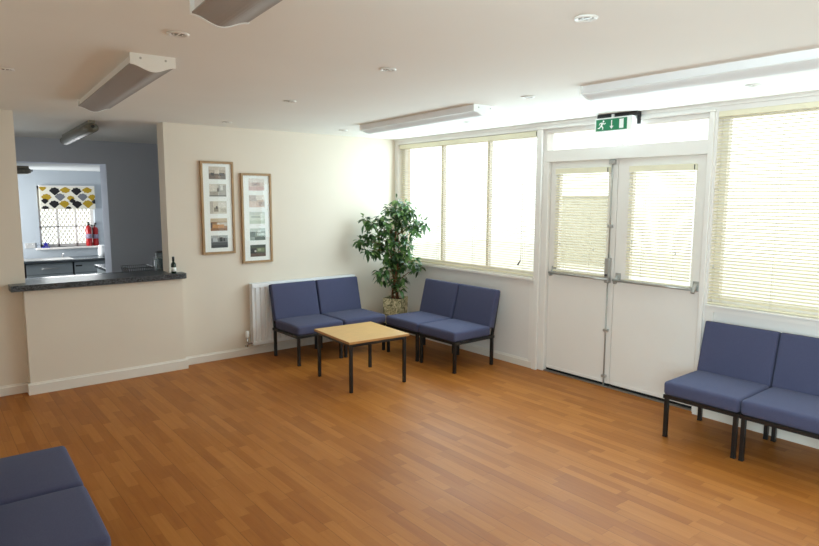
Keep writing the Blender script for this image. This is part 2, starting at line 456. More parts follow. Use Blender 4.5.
# left leaf hardware
MB().tube([(DX-.055, -2.425, .985), (DX-.055, -3.07, .985)], .0125, 12).build('panic_bar', M['steel'], dl)
bracket(-2.44, .985, dl)
lk = MB().box(DX-.045, -3.066, .95, DX, -3.02, 1.17, .006).build('lock_case', M['steel'], dl)
MB().lathe([(.012, 0), (.012, .012), (.005, .016)], (0, 0, 0), 12, mtx=Matrix.Translation((DX-.045, -3.043, 1.02)) @ Matrix.Rotation(-PI/2, 4, 'Y')).build('lock_cylinder', M['dsteel'], lk)
MB().prism([(DX-.02, 1.0), (DX-.05, .99), (DX-.068, .965), (DX-.05, .955), (DX-.02, .96)], 'y', -3.075, -3.06).build('bar_arm', M['steel'], dl)
MB().tube([(DX-.018, -3.043, 1.16), (DX-.018, -3.043, 2.02)], .007, 8).build('vertical_rod', M['steel'], dl)
MB().tube([(DX-.018, -3.043, .012), (DX-.018, -3.043, .96)], .007, 8).build('vertical_rod', M['steel'], dl)
for z in (1.45, .52, .10): MB().box(DX-.03, -3.066, z-.012, DX, -3.020, z+.012, .004).build('rod_guide', M['steel'], dl)
MB().box(DX-.035, -3.07, 1.985, DX, -3.016, 2.026, .004).build('top_catch', M['steel'], dl)
# right leaf hardware
MB().tube([(DX-.055, -3.115, .985), (DX-.055, -3.815, .985)], .0125, 12).build('panic_bar', M['steel'], dr)
bracket(-3.135, .985, dr); bracket(-3.825, .985, dr)

# ------------------------------------------------------------------ venetian blinds
def blind(x, ya, yb, ztop, zbot, label, cords, wand=None, tilt=24, dz=.0245, width=.026, tieds=()):
    r = empty('venetian_blind', (x, (ya+yb)/2, zbot)); tag(r, label, 'blind', None)
    L = ya-yb; h = L/2; top = ztop-zbot
    MB().box(-.016, -h, top-.05, .016, h, top, .003).build('headrail', M['rail'], r)
    MB().box(-.0172, -h+.006, top-.044, -.0161, -h+.014, top-.006).build('rail_end', M['tag'], r)
    s = MB(); a = math.radians(tilt)
    b = s.bm; n = int((top-.05-.035)/dz)
    for i in range(n+1):
        z = top-.062-i*dz
        if z < .03: break
        rows = []
        for k in range(4):
            u = (k/3-.5)*width; c = .0022*(1-(2*(k/3-.5))**2)     # slightly crowned
            px, pz = u*math.cos(a)-c*math.sin(a), u*math.sin(a)+c*math.cos(a)
            rows.append((b.verts.new((px, -h+.004, z+pz)), b.verts.new((px, h-.004, z+pz))))
        for k in range(3):
            f = b.faces.new((rows[k][0], rows[k][1], rows[k+1][1], rows[k+1][0])); f.smooth = True
    s.build('slats', M['slat'], r)
    MB().box(-.013, -h, 0, .013, h, .014, .003).build('bottom_rail', M['rail'], r)
    for q in cords:
        for dx in (-.0138, .0138): MB().tube([(dx, h-q*L, .01), (dx, h-q*L, top-.05)], .0011, 5).build('ladder_cord', M['cord'], r)
    if wand:
        q, z1 = wand
        MB().tube([(-.022, h-q*L, top-.04), (-.024, h-q*L, z1+.1), (-.03, h-q*L-.0, z1+.04)], .0025, 6).build('pull_cord', M['cord'], r)
        MB().tube([(-.03, h-q*L, z1+.045), (-.034, h-q*L+.03, z1)], [.005, .008], 8).build('cord_toggle', M['tag'], r)
    for q, z1 in tieds:
        MB().tube([(-.017, h-q*L, z1), (-.017, h-q*L, z1-.025)], .004, 6).build('cord_toggle', M['plug'], r)
    return r
blind(.022, -.085, -2.235, 2.33, .925, 'wide cream venetian blind over the window behind the pot plant', (.06, .33, .6, .93), (.925, .10), tilt=15)
blind(.02, -3.93, -5.69, 2.345, .893, 'cream venetian blind over the window behind the right pair of chairs', (.06, .26, .5, .75, .94), None, tieds=((.025, .30),))
blind(.036, -2.452, -3.022, 1.965, 1.0, 'small cream blind on the left door leaf, behind the lock case', (.22, .7), None, tieds=((.14, .27), (.78, .25)))
blind(.036, -3.215, -3.787, 1.962, .99, 'small cream blind on the right door leaf', (.26, .74), None, tieds=((.1, .35), (.08, .29), (.78, .28)))

# ------------------------------------------------------------------ chairs
def make_chair():
    r = empty('waiting_chair')
    MB().cushion(-.273, -.285, .31, .273, .215, .408, .03, .009).build('seat', M['fabric'], r)
    lean = math.atan2(.085, .34)
    mt = Matrix.Translation((0, .225, .385)) @ Matrix.Rotation(-lean, 4, 'X')
    MB().cushion(-.273, -.035, .0, .273, .035, .395, .02, .006, mtx=mt).build('backrest', M['fabric'], r)
    fr = MB()
    fr.box(-.26, -.275, .282, .262, -.25, .309, .002); fr.box(-.262, .24, .282, .262, .268, .309, .002)
    fr.box(-.275, -.275, .282, -.248, .268, .309, .002); fr.box(.248, -.275, .282, .275, .268, .309, .002)
    fr.build('seat_frame', M['black'], r)
    for sx in (-1, 1):
        for y in (-.26, .254):
            lg = MB().box(sx*.25-.014, y-.014, .008, sx*.25+.014, y+.014, .283, .002).build('leg', M['black'], r)
            MB().box(sx*.25-.015, y-.015, 0, sx*.25+.015, y+.015, .012, .002).build('foot_cap', M['blackplastic'], lg)
    for sx in (-1, 1):
        p = MB(); x0, x1 = sx*.25-.012, sx*.25+.012
        p.prism([(.244, .305), (.268, .305), (.352, .72), (.33, .72)], 'x', x0, x1)
        p.build('back_post', M['black'], r)
    c = MB(); c.box(-.262, .318, .66, .262, .332, .685, .002); c.build('back_rail', M['black'], r)
    return r
G1, G2, G3, G4 = 'chair pair under the radiator wall', 'chair pair under the left window', 'chair pair under the right window', 'chair pair in the near left corner'
spots = [
    ((-1.533, -.475), 0, 'blue upholstered chair in front of the white radiator, left one of its pair', G1),
    ((-.973, -.475), 0, 'blue upholstered chair just left of the pot plant, backed to the radiator wall', G1),
    ((-.47, -1.085), -PI/2, 'blue upholstered chair just right of the pot plant, backed to the window wall', G2),
    ((-.47, -1.652), -PI/2, 'blue upholstered chair left of the doors with its black side frame showing', G2),
    ((-.365, -4.234), -PI/2, 'blue upholstered chair beside the right door leaf, whole in view', G3),
    ((-.365, -4.757), -PI/2, 'blue upholstered chair cut by the right edge of the photo', G3),
    ((-4.468, -2.865), PI/2-.03, 'blue chair seat at bottom left, farther one of its pair', G4),
    ((-4.483, -3.423), PI/2-.03, 'blue chair seat at bottom left corner, nearest the camera', G4),
]
proto = make_chair()
for i, ((x, y), a, lab, g) in enumerate(spots):
    c = proto if i == 0 else copy_tree(proto)
    c.location = (x, y, 0); c.rotation_euler = (0, 0, a); tag(c, lab, 'chair', g)
    if g == G3: c.scale = (.945, 1, 1)

# ------------------------------------------------------------------ table
tb = empty('coffee_table', (-1.545, -1.496, 0), math.radians(-3.75))
tag(tb, 'square oak topped coffee table on black legs between the chairs', 'table')
tp = MB().box(-.312, -.333, .438, .312, .333, .459, .003).build('tabletop', M['oak'], tb)
e = MB()
for a in (-1, 1):
    e.box(a*.312, -.333, .438, a*.3145, .333, .4575); e.box(-.3145, a*.333, .438, .3145, a*.3355, .4575)
e.build('edge_lipping', M['oak_edge'], tp)
e = MB()
for a in (-1, 1):
    e.box(a*.285-.009, -.29, .408, a*.285+.009, .29, .437, .002); e.box(-.276, a*.306-.009, .408, .276, a*.306+.009, .437, .002)
e.build('apron_frame', M['black'], tb)
for sx, sy in ((-1, -1), (1, -1), (1, 1), (-1, 1)):
    MB().box(sx*.281-.0135, sy*.302-.0135, 0, sx*.281+.0135, sy*.302+.0135, .437, .002).build('leg', M['black'], tb)

# ------------------------------------------------------------------ radiator
rd = empty('radiator', (-1.322, -.0, .115)); tag(rd, 'white ribbed panel radiator on the wall behind the chairs', 'radiator')
m = MB(); x0, x1, z1 = -.654, .654, .665
prof = []
n = 22; pw = (x1-x0-.06)/n
prof.append((x0, -.079)); prof.append((x0+.03, -.079))
for i in range(n):
    a = x0+.03+i*pw
    prof += [(a+pw*.12, -.079), (a+pw*.24, -.100), (a+pw*.76, -.100), (a+pw*.88, -.079)]
prof += [(x1-.03, -.079), (x1, -.079), (x1, -.07), (x0, -.07)]
m.prism(prof, 'z', .04, z1-.045)
m.box(x0, -.098, 0, x1, -.072, .042, .006); m.box(x0, -.098, z1-.047, x1, -.072, z1-.002, .006)
m.build('front_panel', M['rad'], rd)
MB().box(x0+.002, -.038, .0, x1-.002, -.025, z1-.004, .003).build('rear_panel', M['rad'], rd)
for a in (x0, x1-.006): MB().box(a, -.096, .02, a+.006, -.026, z1, .002).build('side_cover', M['rad'], rd)
g = MB()
for i in range(60):
    x = x0+.02+i*(x1-x0-.04)/59; g.box(x-.004, -.09, z1-.006, x+.004, -.03, z1)
g.box(x0, -.098, z1-.006, x1, -.088, z1+.002); g.box(x0, -.034, z1-.006, x1, -.024, z1+.002)
g.build('top_grille', M['rad'], rd)
MB().box(-.4, -.026, .1, -.36, -.003, .5).build('wall_bracket', M['rad'], rd)
MB().box(.36, -.026, .1, .4, -.003, .5).build('wall_bracket', M['rad'], rd)
MB().lathe([(.012, 0), (.02, .008), (.021, .05), (.017, .07), (.012, .074)], (x0-.05, -.055, .085), 16).build('thermostat_valve', M['white'], rd)
v = MB(); v.tube([(x0-.05, -.055, .085), (x0-.05, -.055, .03), (x0-.045, -.055, .02), (x0+.004, -.055, .02)], .009, 10)
v.tube([(x0-.05, -.055, .045), (x0-.05, -.055, .005), (x0-.05, -.05, -.008), (x0-.05, -.03, -.012), (x0-.05, -.003, -.012)], .0085, 10)
v.build('inlet_pipe', M['chrome'], rd)

# ------------------------------------------------------------------ pictures
def photo(name, cx, cz, wd, ht, shapes, base, parent):
    nx, nz = 26, 18
    b = bmesh.new(); grid = []
    for j in range(nz+1):
        grid.append([b.verts.new((cx+(i/nx-.5)*wd, -.0165, cz+(.5-j/nz)*ht)) for i in range(nx+1)])
    lay = b.loops.layers.color.new('Col')
    for j in range(nz):
        for i in range(nx):
            f = b.faces.new((grid[j+1][i], grid[j+1][i+1], grid[j][i+1], grid[j][i]))
            u, v = (i+.5)/nx, (j+.5)/nz
            c = base
            for (x0, y0, x1, y1, col) in shapes:
                if x0 <= u < x1 and y0 <= v < y1: c = col
            k = 1+random.uniform(-.06, .06)
            for l in f.loops: l[lay] = tuple(min(1, q/255*k) for q in c) + (1,)
    me = bpy.data.meshes.new(name); b.to_mesh(me); b.free(); me.materials.append(M['photo'])
    o = bpy.data.objects.new(name, me); COL.objects.link(o); o.parent = parent
    return o
def picture(x0, x1, z0, z1, label, shots):
    cx, cz = (x0+x1)/2, (z0+z1)/2; wd, ht = (x1-x0)/2, (z1-z0)/2
    r = empty('photo_frame', (cx, 0, cz)); tag(r, label, 'picture frame', 'framed photo sets on the cream wall')
    m = MB(); fw = .024
    m.box(-wd, -.03, -ht, -wd+fw, -.001, ht, .003); m.box(wd-fw, -.03, -ht, wd, -.001, ht, .003)
    m.box(-wd+fw, -.03, -ht, wd-fw, -.001, -ht+fw, .003); m.box(-wd+fw, -.03, ht-fw, wd-fw, -.001, ht, .003)
    m.build('frame', M['frame'], r)
    MB().box(-wd+fw, -.016, -ht+fw, wd-fw, -.004, ht-fw).build('mount', M['mount'], r)
    MB().box(-wd+fw, -.0215, -ht+fw, wd-fw, -.0195, ht-fw).build('glass', M['picglass'], r)
    for k, (base, shapes) in enumerate(shots):
        photo('photo', .004, (2-k)*ht*.371+.006, .176, .126, shapes, base, r)
    return r
A = [
    ((186, 170, 152), [(0, 0, 1, .3, (205, 192, 176)), (.35, .3, .62, .62, (216, 205, 190)), (.0, .55, 1, 1, (120, 104, 92)), (.1, .5, .3, .75, (84, 74, 70)), (.62, .5, .92, .72, (92, 80, 74)), (.4, .7, .7, 1, (140, 120, 104))]),
    ((200, 192, 178), [(0, 0, .45, .55, (218, 210, 198)), (.55, .1, 1, .9, (176, 170, 160)), (.66, .05, .8, .5, (222, 220, 212)), (.05, .6, .5, .9, (168, 158, 144)), (.45, .35, .56, .6, (110, 100, 92)), (.0, .9, 1, 1, (122, 118, 112))]),
    ((214, 206, 190), [(0, 0, .18, 1, (188, 178, 164)), (.5, .1, .95, .5, (228, 222, 210)), (.25, .5, .5, .85, (150, 140, 124)), (.36, .4, .46, .62, (96, 90, 84)), (.6, .6, .95, .9, (196, 186, 168))]),
    ((168, 128, 84), [(0, 0, 1, .3, (200, 180, 150)), (0, .3, .5, .45, (150, 110, 72)), (.4, .35, 1, .6, (206, 196, 182)), (.1, .5, .8, .8, (196, 140, 82)), (0, .8, 1, 1, (142, 96, 56)), (.0, .35, .1, .8, (92, 70, 56))]),
    ((122, 124, 124), [(0, 0, 1, .25, (170, 172, 170)), (.5, .15, .68, .5, (40, 42, 44)), (.74, .2, .86, .5, (52, 54, 56)), (.1, .2, .38, .5, (186, 190, 190)), (0, .55, 1, .78, (70, 72, 74)), (0, .78, 1, 1, (38, 40, 42))]),
]
B = [
    ((214, 198, 188), [(0, 0, 1, .35, (226, 218, 210)), (.2, .35, .75, .6, (188, 166, 158)), (0, .65, 1, 1, (206, 178, 172)), (.35, .45, .55, .58, (150, 130, 128))]),
    ((210, 192, 178), [(0, 0, .5, .5, (190, 176, 168)), (.45, .0, 1, .4, (228, 220, 210)), (0, .6, .6, 1, (216, 196, 184)), (.6, .55, 1, .9, (178, 160, 150))]),
    ((216, 220, 206), [(0, 0, 1, .3, (204, 208, 198)), (.1, .35, .9, .5, (178, 184, 172)), (0, .75, 1, 1, (196, 204, 186)), (.7, .1, .86, .7, (226, 230, 220))]),
    ((142, 150, 138), [(0, 0, 1, .3, (196, 204, 196)), (.0, .3, .35, .7, (104, 112, 104)), (.45, .4, .95, .6, (206, 212, 204)), (.3, .7, 1, 1, (96, 104, 96)), (.5, .15, .7, .35, (230, 234, 228))]),
    ((84, 82, 64), [(0, 0, 1, .25, (60, 70, 56)), (.0, .3, .4, .7, (40, 36, 34)), (.42, .3, .92, .62, (120, 128, 92)), (.5, .35, .7, .5, (168, 172, 140)), (0, .75, 1, 1, (96, 74, 62)), (.28, .42, .4, .6, (190, 186, 176))]),
]
picture(-2.456, -2.111, 1.112, 2.050, 'oak framed set of five photos, left and higher one of the two', A)
picture(-2.034, -1.690, .996, 1.941, 'oak framed set of five photos, right and lower one of the two', B)

# ------------------------------------------------------------------ ficus
POT = Vector((-.24, -.325, 0))
fc = empty('ficus_plant', POT); tag(fc, 'tall potted fig tree in a mottled stone planter in the corner', 'plant')
m = MB(); b = bmesh.new()
s0, s1, hp = .098, .118, .495
for (za, zb, ra, rb) in ((0, hp, s0, s1),):
    vs = [[b.verts.new((sx*r, sy*r, z)) for sx, sy in ((-1, -1), (1, -1), (1, 1), (-1, 1))] for r, z in ((s0, 0), (s1, hp), (s1-.015, hp), (s1-.017, hp-.045))]
    for a in range(3):
        for k in range(4): b.faces.new((vs[a][k], vs[a][(k+1) % 4], vs[a+1][(k+1) % 4], vs[a+1][k]))
    b.faces.new(vs[0][::-1]); b.faces.new(vs[3])
bmesh.ops.recalc_face_normals(b, faces=b.faces)
m._add(b, 0, rotz(math.radians(30))); m.build('planter', M['stone'], fc)
MB().box(-.1, -.1, hp-.044, .1, .1, hp-.02, .01, mtx=rotz(math.radians(30))).build('soil', M['soil'], fc)
R_, F_ = Vector((.776, -.631, 0)), Vector((.631, .776, 0))      # across and away in the corner
tr = MB()
def stem(ph, r0, top, sw):
    pts, rr = [], []
    for i in range(15):
        q = i/14; z = hp-.03+q*(top-hp+.03); a = ph+q*6.0
        rad = .028*(1-q*.55)+.006
        pts.append((rad*math.cos(a)+sw[0]*q*q, rad*math.sin(a)+sw[1]*q*q, z)); rr.append(r0*(1-.65*q))
    tr.tube(pts, rr, 8); return pts
s_a = stem(0, .019, 1.50, (-.02, .0)); s_b = stem(2.1, .017, 1.38, (.03, -.03)); s_c = stem(4.2, .016, 1.25, (-.05, .02))
clumps = [(190,50),(225,62),(160,75),(250,88),(200,95),(280,125),(308,135),(125,112),(58,122),(92,138),(150,135),(210,135),(250,145),
 (45,208),(78,185),(112,185),(72,246),(100,250),(130,228),(170,215),(190,180),(238,185),(215,228),(190,260),(150,280),(235,262),
 (262,288),(284,325),(170,300),(122,335),(148,322),(132,352),(190,325),(228,305),(185,378),(212,370),(206,405),(175,160),(140,165),
 (225,110),(180,120),(265,165),(240,230),(110,215),(155,250),(205,290),(160,190),(205,205),(180,80),(215,80)]
fo = MB(); fb = fo.bm
def leaf(p, d, ln, wd, mi, droop):
    d = d.normalized(); up = Vector((0, 0, 1))
    side = d.cross(up)
    if side.length < .05: side = Vector((1, 0, 0))
    side = (side.normalized() + up*random.uniform(-.5, .5)).normalized()
    nrm = side.cross(d).normalized()
    prof = [(0, .06), (.22, .72), (.48, 1.0), (.75, .62), (1.0, .02)]
    L_, C_, R2 = [], [], []
    for t, ww in prof:
        c = p + d*(ln*t) - up*(droop*ln*t*t)
        L_.append(fb.verts.new(c+side*wd*.5*ww+nrm*wd*.12*ww)); C_.append(fb.verts.new(c)); R2.append(fb.verts.new(c-side*wd*.5*ww+nrm*wd*.12*ww))
    for i in range(4):
        for A_, B_ in ((L_, C_), (C_, R2)):
            f = fb.faces.new((A_[i], B_[i], B_[i+1], A_[i+1])); f.material_index = mi; f.smooth = True
for (zx, zy) in clumps:
    px, py = zx/4.2+350, zy/4.2+190
    off = (px-394)*.0119; z = 1.70-(py-197)*.0121
    dep = random.uniform(-.16, .06) - .22*abs(off)
    c = Vector((0, 0, z)) + R_*off + F_*dep
    # twig from the nearest stem
    src = min(s_a+s_b+s_c, key=lambda q: (Vector(q)-(c-Vector((0, 0, .14)))).length); src = Vector(src)
    tr.tube([src, src.lerp(c, .5)+Vector((0, 0, .03)), c], [.006, .004, .002], 5)
    for k in range(random.randint(24, 30)):
        dv = Vector((random.gauss(0, 1), random.gauss(0, 1), random.gauss(-.25, .6)))
        if dv.length < .1: continue
        dv.normalize()
        p = c + dv*random.uniform(.005, .05) + Vector((0, 0, random.uniform(-.03, .03)))
        ln = random.uniform(.058, .09)
        tip = p+dv*ln
        wp = [POT+p, POT+tip]
        if max(q.x for q in wp) > -.03 or max(q.y for q in wp) > -.03: continue
        leaf(p, dv, ln, ln*.56, random.choices((0, 1, 2), (5, 5, 2))[0], random.uniform(.2, .6))
tr.build('trunk', M['bark'], fc)
fo.build('foliage', [M['leaf1'], M['leaf2'], M['leaf3']], fc)

# ------------------------------------------------------------------ strip lights
def strip_light(near, far, label, dm, group='fluorescent ceiling lights'):
    n_, f_ = Vector(near), Vector(far); Ln = (f_-n_).length
    r = empty('strip_light', (n_.x, n_.y, H), math.atan2(f_.y-n_.y, f_.x-n_.x)-PI/2)
    tag(r, label, 'ceiling light', group)
    MB().box(-.094, .01, -.05, .094, Ln-.01, 0, .002).build('body', M['lampbody'], r)
    # curved lens: slopes in from both edges to a belly
    top = [(-.104, -.046), (.104, -.046)]
    curve = []
    for i in range(17):
        u = i/16*2-1
        curve.append((u*.104, -.050-.030*(math.cos(u*PI)*.5+.5)))
    poly = [(-.104, -.044)] + curve + [(.104, -.044)]
    MB().prism(poly, 'y', .012, Ln-.012).build('diffuser', dm, r)
    capc = [(-.108, 0)] + [(x*1.045, z-.003) for x, z in curve] + [(.108, 0)]
    for y0, y1 in ((0, .012), (Ln-.012, Ln)):
        c = MB(); c.prism(capc, 'y', y0, y1); cp = c.build('end_cap', M['white'], r)
        if y0 == 0:
            s = MB()
            for sx in (-.06, .06): s.lathe([(.006, 0), (.005, .002)], (0, 0, 0), 10, mtx=Matrix.Translation((sx, 0, -.022)) @ Matrix.Rotation(PI/2, 4, 'X'))
            s.build('screws', M['plug'], cp)
    return r
strip_light((-3.712, -2.85), (-3.60, -1.02), 'fluorescent strip light on the ceiling before the hatch, whole in view', M['diffuser'])
strip_light((-3.90, -5.65), (-3.77, -3.85), 'fluorescent strip light cut by the top edge of the photo', M['diffuser'])
strip_light((-1.235, -2.74), (-1.115, -1.03), 'white fluorescent strip light over the left window, whole in view', M['diffuser2'])
strip_light((-1.235, -5.45), (-1.243, -3.69), 'white fluorescent strip light at the right, running out of the frame', M['diffuser2'])

# ------------------------------------------------------------------ recessed spots
def make_spot():
    r = empty('ceiling_spotlight')
    MB().lathe([(.047, -.001), (.047, -.004), (.041, -.009), (.032, -.006), (.030, -.001)], n=28).build('ring', M['metalring'], r)
    s = MB().lathe([(.030, -.002), (.020, -.0045), (.004, -.005)], n=24).build('lens', M['lens'], r)
    c = MB(); c.box(-.003, -.028, -.0065, .003, .028, -.003); c.box(-.022, -.003, -.0065, -.016, .003, -.003); c.box(.016, -.003, -.0065, .022, .003, -.003)
    c.build('clip', M['metalring'], r)
    return r
SP = [(-3.752, -3.343, 'recessed ceiling spot between the two left strip lights'),
      (-2.476, -1.954, 'recessed ceiling spot over the picture frames, the nearer to the camera'),
      (-2.322, -.411, 'recessed ceiling spot closest to the top of the framed photos'),
      (-2.603, -3.331, 'recessed ceiling spot alone in the middle of the ceiling'),
      (-1.29, -3.214, 'recessed ceiling spot in the gap between the two white strip lights'),
      (-2.591, -4.61, 'largest recessed ceiling spot at the top, nearest the camera'),
      (-.557, -4.404, 'recessed ceiling spot under the right strip light, towards the right window'),
      (-.59, -1.882, 'recessed ceiling spot between the left strip light and the blind'),
      (-4.249, -1.98, 'recessed ceiling spot at the left edge of the photo'),
      (-1.102, -.536, 'recessed ceiling spot off the far end of the left white strip light')]
sp0 = make_spot()
for i, (x, y, lab) in enumerate(SP):
    c = sp0 if i == 0 else copy_tree(sp0)
    c.location = (x, y, H); tag(c, lab, 'spotlight', 'recessed ceiling spots')

# ------------------------------------------------------------------ exit sign
sg = empty('exit_sign', (-.075, -3.112, 2.248)); tag(sg, 'green and white illuminated fire exit sign above the double doors', 'sign')
MB().box(-.028, -.19, 0, .03, .165, .118, .005).build('housing', M['white'], sg)
MB().box(-.0305, -.142, .012, -.028, .15, .106).build('green_panel', M['green'], sg)
X = -.0312
def fl(poly, name):          # flat raised figure; poly in (y to the right of the viewer, z)
    m = MB(); m.prism([(-u, v) for u, v in poly], 'x', X, X+.001); return m
# viewer's left is +y, so u = -y
def disc(cu, cv, r): return [(cu+r*math.cos(2*PI*k/14), cv+r*math.sin(2*PI*k/14)) for k in range(14)]
m = MB()
def bar(a, b_, w):
    a, b_ = Vector((a[0], a[1])), Vector((b_[0], b_[1])); d = (b_-a).normalized(); n = Vector((-d.y, d.x))*w/2
    return [a+n, b_+n, b_-n, a-n]
shapes = [disc(-.078, .089, .0085), bar((-.086, .078), (-.100, .050), .017), bar((-.100, .052), (-.082, .040), .011), bar((-.082, .042), (-.085, .022), .010),
          bar((-.102, .052), (-.116, .034), .011), bar((-.115, .035), (-.132, .034), .009), bar((-.088, .076), (-.068, .066), .008), bar((-.068, .067), (-.056, .074), .007),
          bar((-.09, .078), (-.112, .074), .008), bar((-.111, .075), (-.118, .060), .007)]
for i, p in enumerate(shapes): m.prism([(-q[0], q[1]) for q in p], 'x', X-.0002*i/10, X+.0005)
m.build('running_figure', M['white'], sg)
m = MB()
for p in (bar((.0, .095), (.0, .04), .009), [(-.019, .047), (.019, .047), (0, .022)]): m.prism([(-q[0], q[1]) for q in p], 'x', X, X+.0005)
m.build('down_arrow', M['white'], sg)
m = MB(); m.prism([(-.072, .022), (-.112, .022), (-.112, .097), (-.072, .097)], 'x', X, X+.0005)
m.build('door_symbol', M['white'], sg)
MB().box(-.005, -.22, .119, .052, .16, .1515, .003).box(.035, -.22, .05, .052, -.192, .125, .003).build('ceiling_bracket', M['blackplastic'], sg)
MB().box(-.02, -.012, .112, -.0055, .012, .145, .002).build('fixing', M['white'], sg)

# ------------------------------------------------------------------ serving counter and things on it
m = MB()
z0 = CT-.05
poly = [(-4.125, -.165), (-2.70, -.165), (-2.672, -.14), (-2.672, -.004), (HX1-.003, -.004), (HX1-.003, .26), (HX0+.003, .26), (HX0+.003, -.004), (-4.125, -.004)]
m.prism(poly, 'z', z0, CT)
tag(m.build('counter_top', M['granite']), 'dark speckled laminate counter top in the serving hatch', 'counter')
bt = empty('sanitiser_bottle', (-2.775, -.085, CT)); tag(bt, 'small dark green bottle with black cap at the right end of the counter', 'bottle')
MB().lathe([(.02, 0), (.024, .004), (.024, .085), (.02, .1), (.009, .112), (.009, .12)], n=20).build('body', M['bottleglass'], bt)
MB().lathe([(.0245, .02), (.0245, .06)], n=20).build('label', M['white'], bt)
MB().lathe([(.0115, .118), (.0115, .16), (.009, .163)], n=16).build('cap', M['blackplastic'], bt)

# ------------------------------------------------------------------ pantry behind the hatch
PX0, PX1, PY, KY0, KY1 = -4.7, -1.3, 2.6, 2.95, 5.32
KZ, KC = -.22, 2.11
struct(MB().box(PX0, T, -.34, PX1, PY, 0).build('floor_pantry', M['kfloor']), 'grey vinyl floor behind the hatch', 'floor')
w = MB(); w.box(PX0-.1, T, -.3, PX0, .7, H); w.box(PX0-.1, .7, -.3, PX0, 1.9, .95); w.box(PX0-.1, .7, 1.95, PX0, 1.9, H); w.box(PX0-.1, 1.9, -.3, PX0, 4.25, H); w.box(PX0-.1, 5.2, -.3, PX0, KY1, H); w.box(PX0-.1, 4.25, -.3, PX0, 5.2, .8); w.box(PX0-.1, 4.25, 1.8, PX0, 5.2, H)  # two unseen openings added here to let light into pantry and kitchen
struct(w.build('wall_pantry_left', M['bluegrey']), 'blue grey wall left of the pantry', 'wall')
struct(MB().box(PX1, T, -.3, PX1+.1, KY1, H).build('wall_pantry_right', M['bluegrey']), 'blue grey wall right of the pantry', 'wall')
OX0, OX1 = -3.95, -2.715
w = MB(); w.box(PX0, PY, KZ, OX0, KY0, H); w.box(OX1, PY, KZ, PX1, KY0, H); w.box(OX0, PY, KC, OX1, KY0, H)
struct(w.build('wall_pantry_back', M['bluegrey']), 'blue grey wall with the opening into the kitchen', 'wall')
struct(MB().box(PX0, PY, KZ-.12, PX1, KY1+.2, KZ).build('floor_kitchen', M['kfloor']), 'grey vinyl floor of the kitchen', 'floor')
struct(MB().box(PX0, KY0, KC, PX1, KY1+.2, KC+.1).build('ceiling_kitchen', M['kceil']), 'white ceiling of the kitchen', 'ceiling')
# kitchen window wall
WX0, WX1, WZ0, WZ1 = -3.14, -2.315, .865, 1.86
w = MB(); w.box(PX0, KY1, KZ, WX0, KY1+.2, KC); w.box(WX1, KY1, KZ, PX1, KY1+.2, KC)
w.box(WX0, KY1, KZ, WX1, KY1+.2, WZ0); w.box(WX0, KY1, WZ1, WX1, KY1+.2, KC)
struct(w.build('wall_kitchen', M['blue']), 'pale blue kitchen wall with the small window', 'wall')
struct(MB().box(WX0-.07, KY1-.06, WZ0-.03, WX1+.08, KY1+.12, WZ0, .004).build('trim_9', M['gloss']), 'white sill of the kitchen window', 'sill')
m = MB(); yf0, yf1 = KY1+.12, KY1+.16; fw = .045
m.box(WX0, yf0, WZ0, WX0+fw, yf1, WZ1); m.box(WX1-fw, yf0, WZ0, WX1, yf1, WZ1)
m.box(WX0, yf0, WZ0, WX1, yf1, WZ0+fw); m.box(WX0, yf0, WZ1-fw, WX1, yf1, WZ1)
for x in (-2.855, -2.585): m.box(x-.014, yf0, WZ0, x+.014, yf1, WZ1)
for z in (1.195, 1.52): m.box(WX0, yf0, z-.012, WX1, yf1, z+.012)
o = struct(m.build('window_4', M['gloss']), 'small white paned kitchen window with a patterned blind', 'window')
MB().box(WX0+fw, yf0+.018, WZ0+fw, WX1-fw, yf0+.022, WZ1-fw).build('pane', M['glass'], o)
g = MB(); y = yf1+.05
wdt = WX1-WX0; hgt = WZ1-WZ0; st = .062
k = -hgt
while k < wdt:
    for sgn in (1, -1):
        # diagonal wires clipped to the opening
        pts = []
        for q in range(41):
            z = WZ0+hgt*q/40; xx = WX0+k+(z-WZ0)*.62 if sgn > 0 else WX0+k+(hgt-(z-WZ0))*.62
            if WX0 <= xx <= WX1: pts.append((xx, y+.003*sgn, z))
        if len(pts) > 1: g.tube([pts[0], pts[-1]], .0065, 5)
    k += st
for a in ((WX0, WZ0, WX1, WZ0), (WX0, WZ1, WX1, WZ1), (WX0, WZ0, WX0, WZ1), (WX1, WZ0, WX1, WZ1)): g.tube([(a[0], y, a[1]), (a[2], y, a[3])], .006, 6)
g.build('security_mesh', M['meshpaint'], o)
# patterned roman blind
rb = empty('roman_blind', (-2.71, KY1-.03, 1.485)); tag(rb, 'cream kitchen blind printed with mustard, black and grey fan leaves', 'blind')
bw, bh = .405, .36
def fan(cu, cv, r, up=1):
    pts = [(cu-.008, cv-up*r*.75)]
    for k in range(11):
        a = PI*(.10+.80*k/10)
        rr = r*(1+.09*math.sin(k*2.6))
        pts.append((cu+rr*.98*math.cos(PI-a), cv+up*(rr*1.0*math.sin(a)-.25*r)))
    pts.append((cu+.008, cv-up*r*.75))
    return pts
m = MB(); m.box(-bw, -.012, 0, bw, .012, bh, .003)
def pr(u, v, r, mi, up=1):
    # u, v in blind fractions from the top left
    p = [(max(-bw, min(bw, -bw+u*2*bw+q[0])), max(0.002, min(bh-.002, bh-v*bh+q[1]))) for q in fan(0, 0, r, up)]
    m.prism(p, 'y', -.0128-.0002*mi, -.0115, mi=mi)
